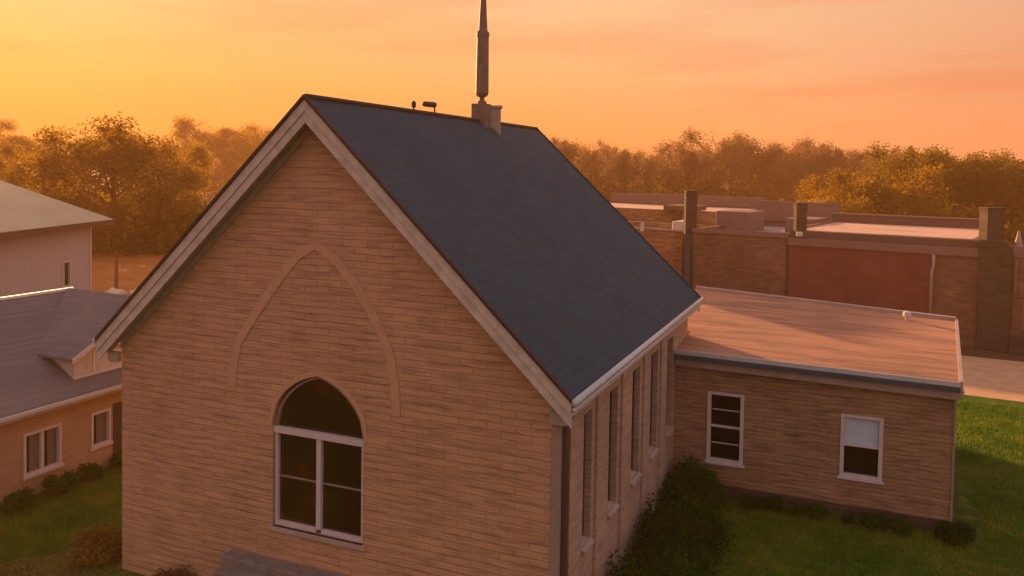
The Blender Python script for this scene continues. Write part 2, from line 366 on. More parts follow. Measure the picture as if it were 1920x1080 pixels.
# dark shingle edge over the rakes (front and back)
for y0, y1 in ((-OV-.10, -OV-.002), (L+OV+.002, L+OV+.08)):
    ed = MB()
    for sx in (1, -1):
        X = lambda v: -WD/2+sx*v; xe = WD/2+XE+.02
        ed.hexa([(X(0), y0, HR-.03), (X(xe), y0, HE-.05), (X(xe), y1, HE-.05), (X(0), y1, HR-.03), (X(0), y0, HR+.035), (X(xe), y0, HE+.015), (X(xe), y1, HE+.015), (X(0), y1, HR+.035)])
    ed.build('drip_edge', 'dark_edge', ro)
def rake(y0, y1, top, wid, name, m, ext=XE, parent=church):
    b = MB()
    for sx in (1, -1):
        X = lambda v: -WD/2+sx*v; xe = WD/2+ext; sec = math.sqrt(1+slope*slope)
        za = lambda v: HR-slope*v
        t, w = top*sec, wid*sec
        x0 = .0 if sx == 1 else .0
        b.hexa([(X(0), y0, za(0)-t-w), (X(xe), y0, za(xe)-t-w), (X(xe), y1, za(xe)-t-w), (X(0), y1, za(0)-t-w),
                (X(0), y0, za(0)-t), (X(xe), y0, za(xe)-t), (X(xe), y1, za(xe)-t), (X(0), y1, za(0)-t)])
    return b.build(name, m, parent)
rake(-OV-.06, -OV-.004, .03, .15, 'barge_board', 'rake_paint', XE+.01)
rake(-OV-.035, -OV-.003, .185, .14, 'barge_board', 'rake_paint', XE+.01)
rake(-OV-.001, -.03, .22, .03, 'soffit', 'green_grey_trim', XE-.03)
rake(-.05, -.002, .26, .10, 'frieze_board', 'green_grey_trim', -.02)
rake(L+OV+.004, L+OV+.05, .03, .28, 'barge_board', 'rake_paint', XE)
# box returns at the two front eave corners
for sx in (1, -1):
    X = lambda v: -WD/2+sx*v
    b = MB()
    xs = sorted((X(WD/2-.18), X(WD/2+XE-.01)))
    b.box(xs[0]+.02, xs[1]-.12, -.16, -.055, HE-.50, HE-.30)
    b.build('eave_return', 'green_grey_trim', church, bevel=.01)
# eave fascia and gutter
for sx in (1, -1):
    X = lambda v: -WD/2+sx*v
    xs = sorted((X(WD/2+XE-.03), X(WD/2+XE+.0)))
    MB().box(xs[0], xs[1], -OV+.0, L+OV, HE-.30, HE-.215).build('fascia', 'white_trim', church)
    g_ = MB(); gx = X(WD/2+XE+.055)
    g_.tube([(gx, -OV-.06, HE-.055), (gx, L+OV+.1, HE-.055)], .06, 10); g_.tube([(gx+.0, -OV-.05, HE-.165), (gx, L+OV+.05, HE-.165)], .035, 8)
    g_.build('gutter', 'gutter_metal', church, smooth=True)
sf = MB(); sf.box(.012, XE-.04, 0.0, L, HE-.32, HE-.30); sf.build('soffit', 'white_trim', church)
# corner boards and downspout
c_ = MB(); c_.box(-.16, .0, -.035, -.002, 0, HE-.56); c_.build('corner_board', 'corner_board', church)
dp = MB(); dp.box(.004, .085, .03, .15, .2, HE-.50); dp.tube([(.05,.09,HE-.5), (.15,.07,HE-.36), (.26,.03,HE-.2)], .045, 8); dp.build('downspout', 'brown_pipe', church)
# raised pointed arch band on the front
ARC = [(-6.49,4.1), (-6.48,4.39), (-6.37,4.91), (-6.0,5.44), (-5.45,6.15), (-5.05,6.60), (-4.72,6.79), (-4.38,6.60), (-3.92,6.15), (-3.46,5.50), (-3.22,5.0), (-3.12,4.45), (-3.10,4.0)]
inner = [(x, z) for x, z in ARC]
outer = []
for i, (x, z) in enumerate(ARC):
    a = ARC[max(0, i-1)]; c = ARC[min(len(ARC)-1, i+1)]
    tx, tz = c[0]-a[0], c[1]-a[1]; l = math.hypot(tx, tz); outer.append((x-tz/l*.17, z+tx/l*.17))
ring = inner+outer[::-1]
MB().prism(ring, [], yf(-.02, -.0015)).build('blind_arch', 'stone_arch', church)
# hood round the window arch with label stops
ho = arch(WX, WH+.10, None, 3.56, 4.61); hi = arch(WX, WH+.012, None, 3.56, 4.515)
MB().prism(ho+hi[::-1], [], yf(-.016, -.0015)).build('window_hood', 'stone_arch', church)
for sx in (1, -1):
    x0 = WX+sx*(WH+.012); x1 = WX+sx*(WH+.50); xs = sorted((x0, x1))
    MB().box(xs[0]+(.0 if sx > 0 else .0), xs[1], -.015, -.0015, 3.45, 3.557).build('label_stop', 'stone_arch', church, bevel=.006)
# front window
wr = MB(); wr.prism(arch(WX, WH-.01, 1.62, 3.6, 4.48), [], yf(.13, .15)); wg = wr.build('arched_window', 'glass_warm_reflect', church)
fr = MB(); FW = .06
fr.box(WX-WH+.012, WX-WH+.012+FW, .05, .129, 1.61, 3.42); fr.box(WX+WH-.012-FW, WX+WH-.012, .05, .129, 1.61, 3.42)
fr.box(WX-.05, WX+.05, .046, .129, 1.68, 3.35); fr.box(WX-WH-.03, WX+WH+.03, .02, .129, 3.35, 3.46)
fr.box(WX-WH+.012+FW, WX-.06, .052, .129, 1.61, 1.69); fr.box(WX+.06, WX+WH-.012-FW, .052, .129, 1.61, 1.69)
fr.build('frame', 'frame_white', wg, bevel=.004)
sb = MB(); sb.box(WX-WH+FW+.03, WX-.062, .09, .127, 2.52, 2.54); sb.box(WX+.062, WX+WH-FW-.03, .09, .127, 2.52, 2.54); sb.build('sash_bar', 'corner_board', wg)
ar = arch(WX, WH-.004, None, 3.46, 4.49); ai = arch(WX, WH-.045, None, 3.46, 4.45)
MB().prism(ar+ai[::-1], [], yf(.06, .125)).build('arch_frame', 'corner_board', wg)
MB().box(WX-WH-.06, WX+WH+.06, -.05, .05, 1.53, 1.60).build('sill', 'coping', wg)
MB().box(WX-1.1, WX+1.1, .35, .4, 1.4, 4.6).build('dark_room', 'room_dark', wg)
# front landing and steps
st = thing('entrance_steps', 'grey concrete landing with steps below the pointed front window', 'steps', (-5.2, 0, 0))
MB().box(-1.35, 1.6, -.34, -.004, 0, 1.0).build('landing', 'concrete', st, bevel=.015)
for i in range(4): MB().box(-1.25, 1.55, -.344-.30*(i+1), -.344-.30*i, 0, .86-.2*i).build('step', 'concrete', st, bevel=.015)
# chimney, steeple, vents
def rb0(b, cx, cy, hx, hy, z0, z1, a):
    ca, sa = math.cos(a), math.sin(a); q = [(cx+x*hx*ca-y*hy*sa, cy+x*hx*sa+y*hy*ca) for x, y in ((-1,-1), (1,-1), (1,1), (-1,1))]
    b.hexa([(x, y, z0) for x, y in q]+[(x, y, z1) for x, y in q])
ch = MB(); rb0(ch, -4.77, 7.5, .33, .30, 8.6, 9.84, R(27)); rb0(ch, -4.77, 7.5, .37, .34, 9.84, 9.92, R(27))
ch.build('chimney', 'chimney_render', ro, bevel=.02)
sp = MB(); sp.box(-4.90, -4.52, 6.78, 7.15, 8.9, 9.93); spx, spy = -4.70, 6.97
sp.tube([(spx, spy, 9.93), (spx, spy, 9.99), (spx, spy, 10.02), (spx, spy, 10.10), (spx, spy, 10.13), (spx, spy, 10.20), (spx, spy, 11.60), (spx, spy, 11.66), (spx, spy, 11.74), (spx, spy, 11.80), (spx, spy, 12.57), (spx, spy, 14.6)],
        [.12, .12, .07, .07, .14, .17, .155, .17, .165, .115, .075, .01], 10)
sp.build('steeple', 'steeple_metal', church)
MB().tube([(-4.72, 3.5, 9.42), (-4.72, 3.5, 9.58), (-4.72, 3.5, 9.60), (-4.72, 3.5, 9.69), (-4.72, 3.5, 9.73)], [.018, .018, .05, .05, .02], 8).build('vent_pipe', 'black_metal', ro)
vh = MB(); vh.tube([(-4.72, 3.93, 9.68), (-4.72, 3.98, 9.70), (-4.72, 4.45, 9.715), (-4.72, 4.50, 9.70)], [.03, .06, .065, .03], 8); vh.tube([(-4.72, 4.46, 9.40), (-4.72, 4.46, 9.68)], .018, 6)
vh.build('vent_hood', 'black_metal', ro)

# ---------------------------------------------------------------- annex
annex = thing('annex_building', 'low brown brick annex with flat tan roof beside the church', 'building', (0, 9.06, 0))
def win2(parent, x0, x1, z0, z1, mode):
    """double hung window standing in a wall on y = 0 of the parent's frame"""
    g_ = MB().box(x0+.05, x1-.05, .08, .10, z0+.05, z1-.05).build('window', 'glass_black', parent)
    f = MB(); w = .09
    f.box(x0, x0+w, -.03, .079, z0, z1); f.box(x1-w, x1, -.03, .079, z0, z1); f.box(x0+w, x1-w, -.03, .079, z1-w*.8, z1); f.box(x0+w, x1-w, -.03, .079, z0, z0+w)
    zm = (z0+z1)/2+.02; f.box(x0+w, x1-w, .0, .078, zm-.025, zm+.025)
    if mode == 'bars':
        for q in (.27, .745): f.box(x0+w+.03, x1-w-.03, .04, .077, z0+(z1-z0)*q-.012, z0+(z1-z0)*q+.012)
    f.build('frame', 'frame_white', g_, bevel=.005)
    MB().box(x0-.05, x1+.05, -.06, -.031, z0-.045, z0+.02).build('sill', 'frame_white', g_)
    if mode == 'blind': MB().box(x0+w+.002, x1-w-.002, .055, .077, zm+.027, z1-w*.8-.003).build('blind', 'blind', g_)
    return g_
aw = [(.84,1.75,.87,2.68), (4.02,4.96,.98,2.51)]
ah = [[(a+.01, c+.01), (b-.01, c+.01), (b-.01, d-.01), (a+.01, d-.01)] for a, b, c, d in aw]
MB().prism([(.006, 0), (6.46, 0), (6.46, 3.38), (.006, 3.48)], ah, yf(0, .25)).build('front_wall', 'annex_brick', annex)
oth = MB(); oth.hexa([(6.21,.251,0), (6.46,.251,0), (7.05,6.9,0), (6.8,6.9,0), (6.21,.251,3.38), (6.46,.251,3.38), (7.05,6.9,3.75), (6.8,6.9,3.75)]); oth.hexa([(-.9,8.0,0), (-.9,7.75,0), (7.0,6.65,0), (7.05,6.9,0), (-.9,8.0,3.8), (-.9,7.75,3.8), (7.0,6.65,3.75), (7.05,6.9,3.75)][:8])
oth.hexa([(-.9,1.9,0), (-.65,1.9,0), (-.65,7.7,0), (-.9,7.7,0), (-.9,1.9,3.6), (-.65,1.9,3.6), (-.65,7.7,3.78), (-.9,7.7,3.78)]); oth.box(-.9, .006, 1.85, 2.1, 0, 3.55)
oth.build('rear_walls', 'annex_brick', annex)
win2(annex, *aw[0], 'bars'); win2(annex, *aw[1], 'blind')
def aroof(x, y): return 3.70+(y)*.052-.014*x
pl = [(.01, -.22), (6.50, -.29), (7.08, 6.6), (-.95, 8.1), (-.95, 1.9), (.01, 1.9)]
rf = MB(); rf.prism(pl, [], lambda a, b, d: (a, b, aroof(a, b)-(0 if d == 0 else .16))); arf = rf.build('roof', 'roof_membrane', annex)
cp = MB()   # metal edge
def edge(b, p, q, w, z0, z1, inn=0):
    p, q = Vector(p), Vector(q); d = (q-p).normalized(); nn = Vector((d.y, -d.x))
    a_ = [p-nn*inn, q-nn*inn, q+nn*w, p+nn*w]
    b.hexa([(v.x, v.y, aroof(v.x, v.y)+z0) for v in a_]+[(v.x, v.y, aroof(v.x, v.y)+z1) for v in a_])
edge(cp, (.02, -.22), (6.50, -.29),   .03, -.08, .03); cp.build('roof_edge', 'gutter_metal', arf)
c3 = MB(); edge(c3, (.02, -.275), (6.50, -.335), .045, -.19, -.085); c3.build('gutter', 'cool_dark_metal', arf)
c4 = MB(); c4.hexa([(.02,-.18,3.30), (6.5,-.25,3.20), (6.5,-.004,3.20), (.02,-.004,3.30), (.02,-.24,3.50), (6.6,-.3,3.41), (6.6,-.004,3.41), (.02,-.004,3.50)]); c4.build('fascia', 'coping', annex)
c2 = MB(); edge(c2, (6.50, -.29), (7.08, 6.6), .06, -.2, .05, .02); c2.build('roof_edge', 'coping', arf)
c2 = MB(); edge(c2, (7.08, 6.6), (-.95, 8.1), .12, -.2, .09, .02); c2.build('roof_edge', 'coping', arf)
MB().box(6.42, 6.47, -.03, -.002, 0, 3.2).build('corner_trim', 'corner_board', annex)
v_ = MB(); v_.tube([(5.72,6.0,3.9), (5.72,6.0,4.05), (5.72,6.0,4.06), (5.72,6.0,4.17), (5.72,6.0,4.22)], [.05,.05,.12,.12,.03], 10); v_.build('roof_vent', 'pale_steel', arf)
MB().box(.0, 6.5, -.03, -.002, 0, .3).build('plinth', 'dark_brick', annex)

# hall added out of sight behind the church to shade the annex roof
hall = thing('added_shade_hall', 'flat roofed brick hall added unseen behind the church to shade the annex roof', 'building', (-12, 26.15, 0), R(-35))
for a_ in ((-2.6, 2.6, -2.7, -2.45), (-2.6, 2.6, 2.45, 2.7), (-2.6, -2.35, -2.449, 2.449), (2.35, 2.6, -2.449, 2.449)): MB().box(*a_, 0, 7.6).build('wall', 'annex_brick', hall)
MB().box(-2.349, 2.349, -2.449, 2.449, 7.1, 7.3).build('roof', 'roof_mauve', hall)
# ---------------------------------------------------------------- house on the left
house = thing('house', 'low tan house with grey shingle roof and small dormer left of the church', 'house', (-14.4, 0, 0), math.pi/2)
# local frame of the house: x runs along the wall (world +y), y runs away from the church (world -x)
HY0, HY1, HM, HZ, HD = -9, 7.7, .6, 2.30, 3.55
hw = [(1.56,2.61,.53,1.62), (3.49,4.12,.65,1.61)]
hh = [[(a+.01, c+.01), (b-.01, c+.01), (b-.01, d-.01), (a+.01, d-.01)] for a, b, c, d in hw]
dr = (4.20, 5.05, .05, 1.68)
hh.append([(dr[0], dr[2]), (dr[1], dr[2]), (dr[1], dr[3]), (dr[0], dr[3])])
MB().prism([(HY0, 0), (HY1, 0), (HY1, 2.32), (HY0, 2.32)], hh, yf(0, .2)).build('front_wall', 'house_render', house)
zr = HZ+HM*(HD-.0)
gw = MB(); P_ = [(.201, 0), (2*HD-.35, 0), (2*HD-.35, 2.28), (HD-.1, zr-.02), (.201, 2.3)]
gw.prism(P_, [], lambda a, b, d: (HY0 if d == 0 else HY0+.2, a, b)); gw.box(HY1-.2, HY1, .201, 2*HD-.35, 0, 2.25); gw.box(HY0+.2, HY1-.2, 2*HD-.55, 2*HD-.35, 0, 2.28)
gw.build('end_walls', 'house_render', house)
hr = MB()
e0 = -.35
HE1 = 8.0; HR1 = 5.6
def slab(b, q, t=.09): b.hexa([(x, y, z-t) for x, y, z in q]+list(q))
slab(hr, [(HY0-.3, e0, HZ), (HE1, e0, HZ), (HR1, HD-.35, zr), (HY0-.3, HD-.35, zr)])
slab(hr, [(HY0-.3, HD-.35, zr), (HR1, HD-.35, zr), (HE1, 2*HD-.35, HZ), (HY0-.3, 2*HD-.35, HZ)])
slab(hr, [(HE1, e0, HZ), (HE1, 2*HD-.35, HZ), (HR1+.01, HD-.35+.05, zr), (HR1, HD-.35, zr)])
hro = hr.build('roof', 'house_roof', house)
MB().tube([(HY0-.3, HD-.35, zr+.0), (HR1, HD-.35, zr+.0)], .07, 6).build('ridge_cap', 'barn_trim', hro)
MB().box(HY0-.3, HY1+.3, e0-.09, e0-.002, HZ-.10, HZ-.02).build('gutter', 'gutter_metal', house)
MB().box(HY0-.3, HY1+.3, e0-.02, e0+.04, HZ-.19, HZ-.105).build('fascia', 'coping', house)
MB().box(HY0-.2, HY1+.2, e0+.04, -.004, HZ-.15, HZ-.12).build('soffit', 'coping', house)
def win3(parent, x0, x1, z0, z1, n):
    g_ = MB().box(x0+.03, x1-.03, .08, .10, z0+.03, z1-.03).build('window', 'curtain', parent)
    f = MB(); w = .075
    f.box(x0, x0+w, -.035, .079, z0, z1); f.box(x1-w, x1, -.035, .079, z0, z1); f.box(x0+w, x1-w, -.035, .079, z1-w, z1); f.box(x0+w, x1-w, -.035, .079, z0, z0+w)
    if n > 1: f.box((x0+x1)/2-.045, (x0+x1)/2+.045, -.01, .078, z0+w, z1-w)
    f.build('frame', 'frame_white', g_, bevel=.004)
    MB().box(x0-.04, x1+.04, -.07, -.036, z0-.04, z0+.03).build('sill', 'frame_white', g_)
    gl = MB()
    xs = [(x0+w, (x0+x1)/2-.045), ((x0+x1)/2+.045, x1-w)] if n > 1 else [(x0+w, x1-w)]
    for a, b in xs: gl.box(a+.002+(b-a)*.0, a+(b-a)*.30, .05, .07, z0+w+.002, z1-w-.002)
    gl.build('glass', 'glass_black', g_)
win3(house, *hw[0], 2); win3(house, *hw[1], 1)
MB().box(dr[0], dr[1], .1, .14, dr[2], dr[3]).build('door', 'brown_pipe', house)
# cross gable dormer facing the church
rz_ = lambda y: HZ+HM*(y-e0)
dy = .16; A_ = (2.85, 1.17, rz_(1.17)+.01); B_ = (2.85, -.10, 3.20); R0 = (5.35, HD-.36, zr+.06); R1 = (5.35, -.10, zr+.02); A2 = (7.85, 1.17, rz_(1.17)); B2 = (7.85, -.10, 3.20)
gb = MB(); g0, g1 = 3.10, 7.60
gtop = lambda x: 3.20+(zr-3.20)*(1-abs(x-5.35)/2.5)-.09
gb.prism([(g0, rz_(dy)-.08), (g1, rz_(dy)-.08), (g1, gtop(g1)), (5.35, gtop(5.35)), (g0, gtop(g0))], [], lambda a, b, d: (a, dy if d == 0 else dy+.1, b))
dorm = gb.build('dormer', 'rake_paint', hro)
ck = MB(); ck.hexa([(g0, dy+.101, rz_(dy+.1)-.06), (g0+.08, dy+.101, rz_(dy+.1)-.06), (g0+.08, 1.3, rz_(1.3)-.05), (g0, 1.3, rz_(1.3)-.05), (g0, dy+.101, 3.24), (g0+.08, dy+.101, 3.24), (g0+.08, 1.3, 3.25), (g0, 1.3, 3.25)]); ck.build('cheek', 'rake_paint', dorm)
dro = MB(); slab(dro, [B_, R1, R0, A_][::-1], .07); slab(dro, [R1, B2, A2, R0][::-1], .07); dro.build('dormer_roof', 'house_roof', dorm)
for q in (B_, B2):
    e_ = MB(); x0_, z0_ = q[0], q[2]; e_.hexa([(x0_, -.14, z0_-.13), (5.35, -.14, zr-.11), (5.35, -.102, zr-.11), (x0_, -.102, z0_-.13), (x0_, -.14, z0_+.0), (5.35, -.14, zr+.02), (5.35, -.102, zr+.02), (x0_, -.102, z0_)]); e_.build('barge_board', 'rake_paint', dorm)
MB().box(g0-.0, g1, dy-.03, dy-.002, rz_(dy)-.02, rz_(dy)+.05).build('base_trim', 'frame_white', dorm)
for i in range(7):
    x = g0+.02+i*.58; MB().box(x, x+.06, dy-.02, dy-.002, rz_(dy)+.052, gtop(min(max(x, g0+.02), g1-.02))-.12).build('batten', 'frame_white', dorm)

# ---------------------------------------------------------------- pale metal barn
bd = Vector((-.34638, .93809)); brz = math.atan2(bd.y, bd.x)
barn = thing('metal_barn', 'pale pinkish metal barn with a low tan roof behind the house', 'barn', (-28.3, 15.3, 0), brz)
# local: x along the eave away from the camera (the corner nearest the church is x=0), y to the left
BL, BWd, BH, BP = 22, 16, 5.68, .32
bwh = [(-2.15,-1.72,2.85,3.85)]
MB().prism([(-BL, 0), (0, 0), (0, BH), (-BL, BH)], [[(a, c), (b, c), (b, d), (a, d)] for a, b, c, d in bwh], yf(0, .15)).build('side_wall', 'barn_wall', barn)
bg = MB(); PP = [(.151, 0), (BWd, 0), (BWd, BH), (BWd/2, BH+BP*BWd/2), (.151, BH)]
bg.prism(PP, [], lambda a, b, d: (-.15 if d == 0 else 0, a, b)); bg.prism(PP, [], lambda a, b, d: (-BL if d == 0 else -BL+.15, a, b)); bg.box(-BL+.15, -.15, BWd-.15, BWd-.001, 0, BH); bg.build('end_walls', 'barn_wall', barn)
br = MB(); oe = .7
for s_, (ya_, yb_) in enumerate(((-oe, BWd/2), (BWd+oe, BWd/2))):
    za_ = BH+.05-BP*oe; zb_ = BH+.05+BP*BWd/2
    br.hexa([(-BL-.6, ya_, za_), (.7, ya_, za_), (.7, yb_, zb_), (-BL-.6, yb_, zb_), (-BL-.6, ya_, za_+.1), (.7, ya_, za_+.1), (.7, yb_, zb_+.1), (-BL-.6, yb_, zb_+.1)])
bro = br.build('roof', 'barn_roof', barn)
f_ = MB(); f_.box(-BL-.6, .72, -oe-.05, -oe-.002, BH-BP*oe-.1, BH-BP*oe+.13); f_.build('fascia', 'post_wood', bro)
MB().box(-BL, 0, -.045, -.003, BH-.42, BH-.2).build('eave_trim', 'mauve_band', barn)
MB().box(-.12, .01, -.04, -.003, 0, BH-.43).build('corner_trim', 'barn_trim', barn)
w_ = MB().box(-2.14, -1.73, .06, .09, 2.86, 3.84).build('window', 'glass_brown', barn)
f_ = MB(); f_.box(-2.24, -2.15, -.04, -.002, 2.8, 3.9); f_.box(-1.72, -1.63, -.04, -.002, 2.8, 3.9); f_.box(-2.15, -1.72, -.04, -.002, 3.85, 3.92); f_.box(-2.15, -1.72, -.04, -.002, 2.76, 2.85); f_.build('frame', 'barn_trim', w_)

# ---------------------------------------------------------------- brick commercial row on the right
RZ = R(-12)
def row(name, label, s, t=0, cat='building'):
    c, n_ = math.cos(RZ), math.sin(RZ)
    return thing(name, label, cat, (9.8+c*s-n_*t, 32.9+n_*s+c*t, 0), RZ, None)
def flat(root, w, dep, h, wm, rm, roofz=None, par=.35, back=None, side=None):
    MB().box(0, w, 0, .3, 0, h).build('front_wall', wm, root)
    o = MB(); o.box(0, .3, .301, dep-.3, 0, h-.02); o.box(w-.3, w, .301, dep-.3, 0, h-.02); o.box(0, w, dep-.299, dep, 0, back or h); o.build('side_walls', side or wm, root)
    rz2 = roofz or h-par
    MB().box(.302, w-.302, .302, dep-.302, rz2-.2, rz2).build('roof', rm, root)
# leftmost, orange brick
b1 = row('brick_shop', 'orange-brown brick building with low flat roofs just right of the church roof', -26, .6)
flat(b1, 10.55, 6, 4.75, 'orange_brick', 'roof_mauve')
MB().box(-.05, 10.6, -.06, -.002, 4.70, 4.80).build('coping', 'coping', b1)
MB().box(9.2, 9.9, 1.5, 3.2, 4.4, 5.2).build('roof_box', 'pale_steel', b1, bevel=.03)
v_ = MB(); v_.tube([(8.0, -.2, 4.6), (8.0, -.2, 5.15)], [.13, .10], 8); v_.build('roof_vent', 'pale_steel', b1)
b1b = row('flat_roofed_shed', 'long brown building with a pale flat roof behind the orange-brown brick building', -29, 8.5)
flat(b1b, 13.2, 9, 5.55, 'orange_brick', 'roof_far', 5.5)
MB().box(0, 13.2, 8.6, 8.99, 5.56, 6.35).build('rear_parapet', 'mauve_band', b1b)
MB().box(9.0, 11.2, -.6, 1.8, 5.56, 5.9).build('roof_hatch', 'brown_brick', b1b)
# brown brick, two bays
b2 = row('brown_brick_building', 'dark brown brick building with two plain wall bays beside the red wall', -14.55)
flat(b2, 5.48, 11.5, 4.98, 'brown_brick', 'roof_mauve')
MB().box(2.2, 5.35, -.06, -.002, 0, 4.62).build('wall_bay', 'brown_brick', b2)
MB().box(-.03, 5.5, -.1, -.062, 4.76, 5.02).build('coping', 'mauve_band', b2)
MB().box(5.36, 5.46, -.1, -.063, 0, 4.7).build('corner_pier', 'dark_brick', b2)
bx = MB().box(-.25, 1.9, 4.2, 7.0, 4.62, 5.85).build('roof_box', 'mauve_band', b2, bevel=.03)
MB().box(3.5, 5.3, 6.0, 9.0, 4.62, 5.5).build('roof_box', 'mauve_band', b2, bevel=.03)
MB().box(0.0, 5.48, 11.1, 11.49, 5.0, 6.35).build('rear_parapet', 'mauve_band', b2)
# flue / tall slim chimney left of it
def rbox(b, cx, cy, hx, hy, z0, z1, a):
    ca, sa = math.cos(a), math.sin(a); q = [(cx+x*hx*ca-y*hy*sa, cy+x*hx*sa+y*hy*ca) for x, y in ((-1,-1), (1,-1), (1,1), (-1,1))]
    b.hexa([(x, y, z0) for x, y in q]+[(x, y, z1) for x, y in q])
def stack(parent, x0, x1, y0, y1, z0, z1, m, cap=.04, a=R(38)):
    cx, cy, hx, hy = (x0+x1)/2, (y0+y1)/2, (x1-x0)/2*.82, (x1-x0)/2*.62
    c = MB(); rbox(c, cx, cy, hx, hy, z0, z1, a); rbox(c, cx, cy, hx+cap, hy+cap, z1-.3, z1-.2, a); rbox(c, cx, cy, hx+cap*.5, hy+cap*.5, z1-.06, z1+.02, a)
    return c.build('chimney', m, parent, bevel=.015)
stack(b2, -.72, .08, -.35, .9, 4.6, 7.15, 'dark_brick')
MB().box(-.40, -.04, -.3, -.004, 0, 4.6).build('flue', 'cool_dark_metal', b2)
# red walled building
b3 = row('red_walled_building', 'flat roofed brick building with a long dull red front wall', -9.05, -.02)
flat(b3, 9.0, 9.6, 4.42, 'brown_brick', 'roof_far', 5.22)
MB().box(.02, 6.95, -.05, -.002, 0, 4.38).build('red_panel', 'red_wall', b3)
MB().box(-.02, 9.02, -.16, -.003, 4.40, 4.80).build('fascia', 'mauve_band', b3)
MB().box(0, 9.0, .06, .30, 4.43, 5.18).build('parapet', 'dark_band', b3)
MB().box(0, 9.0, 9.3, 9.6, 4.43, 5.72).build('rear_parapet', 'dark_band', b3)
MB().box(-.02, 9.02, 9.24, 9.66, 5.73, 5.80).build('rear_coping', 'mauve_band', b3)
MB().box(0, .3, .31, 9.29, 4.43, 5.30).build('side_parapet', 'dark_band', b3)
dpipe = MB(); dpipe.tube([(7.02, -.12, 1.2), (7.02, -.12, 3.6), (7.08, -.12, 3.75), (7.08, -.12, 4.38)], .08, 10); dpipe.build('downpipe', 'coping', b3, smooth=True)
stack(b3, .15, .85, -.3, .7, 4.81, 6.66, 'dark_brick')
vb = MB(); vb.box(.5, .8, -.5, -.302, 4.9, 5.15); vb.build('roof_vent', 'pale_steel', b3, bevel=.03)
# tower stack and the last building
b4 = row('dark_brick_tower', 'tall dark stack standing at the right end of the red walled building', .0, -.3)
tb = MB(); tb.box(-.02, 1.35, 0, 1.6, 0, 4.9); tb.build('shaft', 'dark_brick', b4, bevel=.03)
tb = MB(); tb.hexa([(-.02,0,4.9), (1.35,0,4.9), (1.35,1.6,4.9), (-.02,1.6,4.9), (-.1,0,5.25), (1.0,0,5.25), (1.0,1.3,5.25), (-.1,1.3,5.25)]); rbox(tb, .42, .6, .42, .34, 5.2, 6.7, R(38)); rbox(tb, .42, .6, .46, .38, 6.7, 6.8, R(38))
tb.build('chimney', 'dark_brick', b4, bevel=.02)
b5 = row('end_building', 'brown building with mauve roof edge at the right edge right of the dark stack', 1.37)
flat(b5, 9, 9, 4.6, 'brown_brick', 'roof_mauve')
MB().box(-.0, 9, -.08, -.002, 4.5, 5.0).build('fascia', 'mauve_band', b5)
MB().box(0, 9, 8.6, 8.99, 4.62, 5.9).build('rear_parapet', 'dark_band', b5)
MB().box(.1, .2, -.14, -.083, 2.8, 4.4).build('downpipe', 'mauve_band', b5)
MB().box(0, 9, -.5, -.085, 0, .8).build('plinth', 'dark_brick', b5)
v_ = MB(); v_.tube([(.15, .8, 4.3), (.15, .8, 5.2), (.15, .8, 5.7)], [.2, .15, .04], 10); v_.build('roof_vent', 'coping', b5)
w_ = MB().box(.55, 1.9, -.03, -.002, 1.2, 2.3).build('window', 'glass_black', b5)
f_ = MB(); f_.box(.45, .55, -.06, -.002, 1.1, 2.4); f_.box(.55, 1.9, -.06, -.031, 1.1, 1.22); f_.build('frame', 'mauve_band', w_)

# ---------------------------------------------------------------- small far things on the left
pt = thing('wooden_post', 'brown wooden post standing in the orange field beside the barn', 'post', (-39.6, 26.8, 0))
p_ = MB(); p_.tube([(0,0,0), (0,0,2.55)], [.11,.09], 8); p_.build('pole', 'post_wood', pt); MB().box(-.3, .3, -.03, .03, 2.3, 2.38).build('crossbar', 'post_wood', pt)
def rock(loc, r, lab, seed):
    bm = bmesh.new(); bmesh.ops.create_icosphere(bm, subdivisions=3, radius=r); rnd = random.Random(seed)
    for v in bm.verts:
        n_ = v.co.normalized(); k = 1+.22*math.sin(n_.x*5+seed)+.15*math.sin(n_.y*7+seed*2)+.1*rnd.random(); v.co = Vector((n_.x*r*1.5*k, n_.y*r*k, max(-.02, n_.z*r*.75*k)))
    me = bpy.data.meshes.new('boulder'); bm.to_mesh(me); bm.free(); me.materials.append(MAT['rock_pale']); o = bpy.data.objects.new('boulder', me); COL.objects.link(o); o.location = loc
    tag(o, lab, 'boulder', 'boulders in the field')
rock((-37.5, 26.5, 0), .33, 'small pale boulder nearest the church eave in the orange field', 1); rock((-38.6, 25.9, 0), .40, 'wider pinkish boulder beside the wooden post in the field', 4)

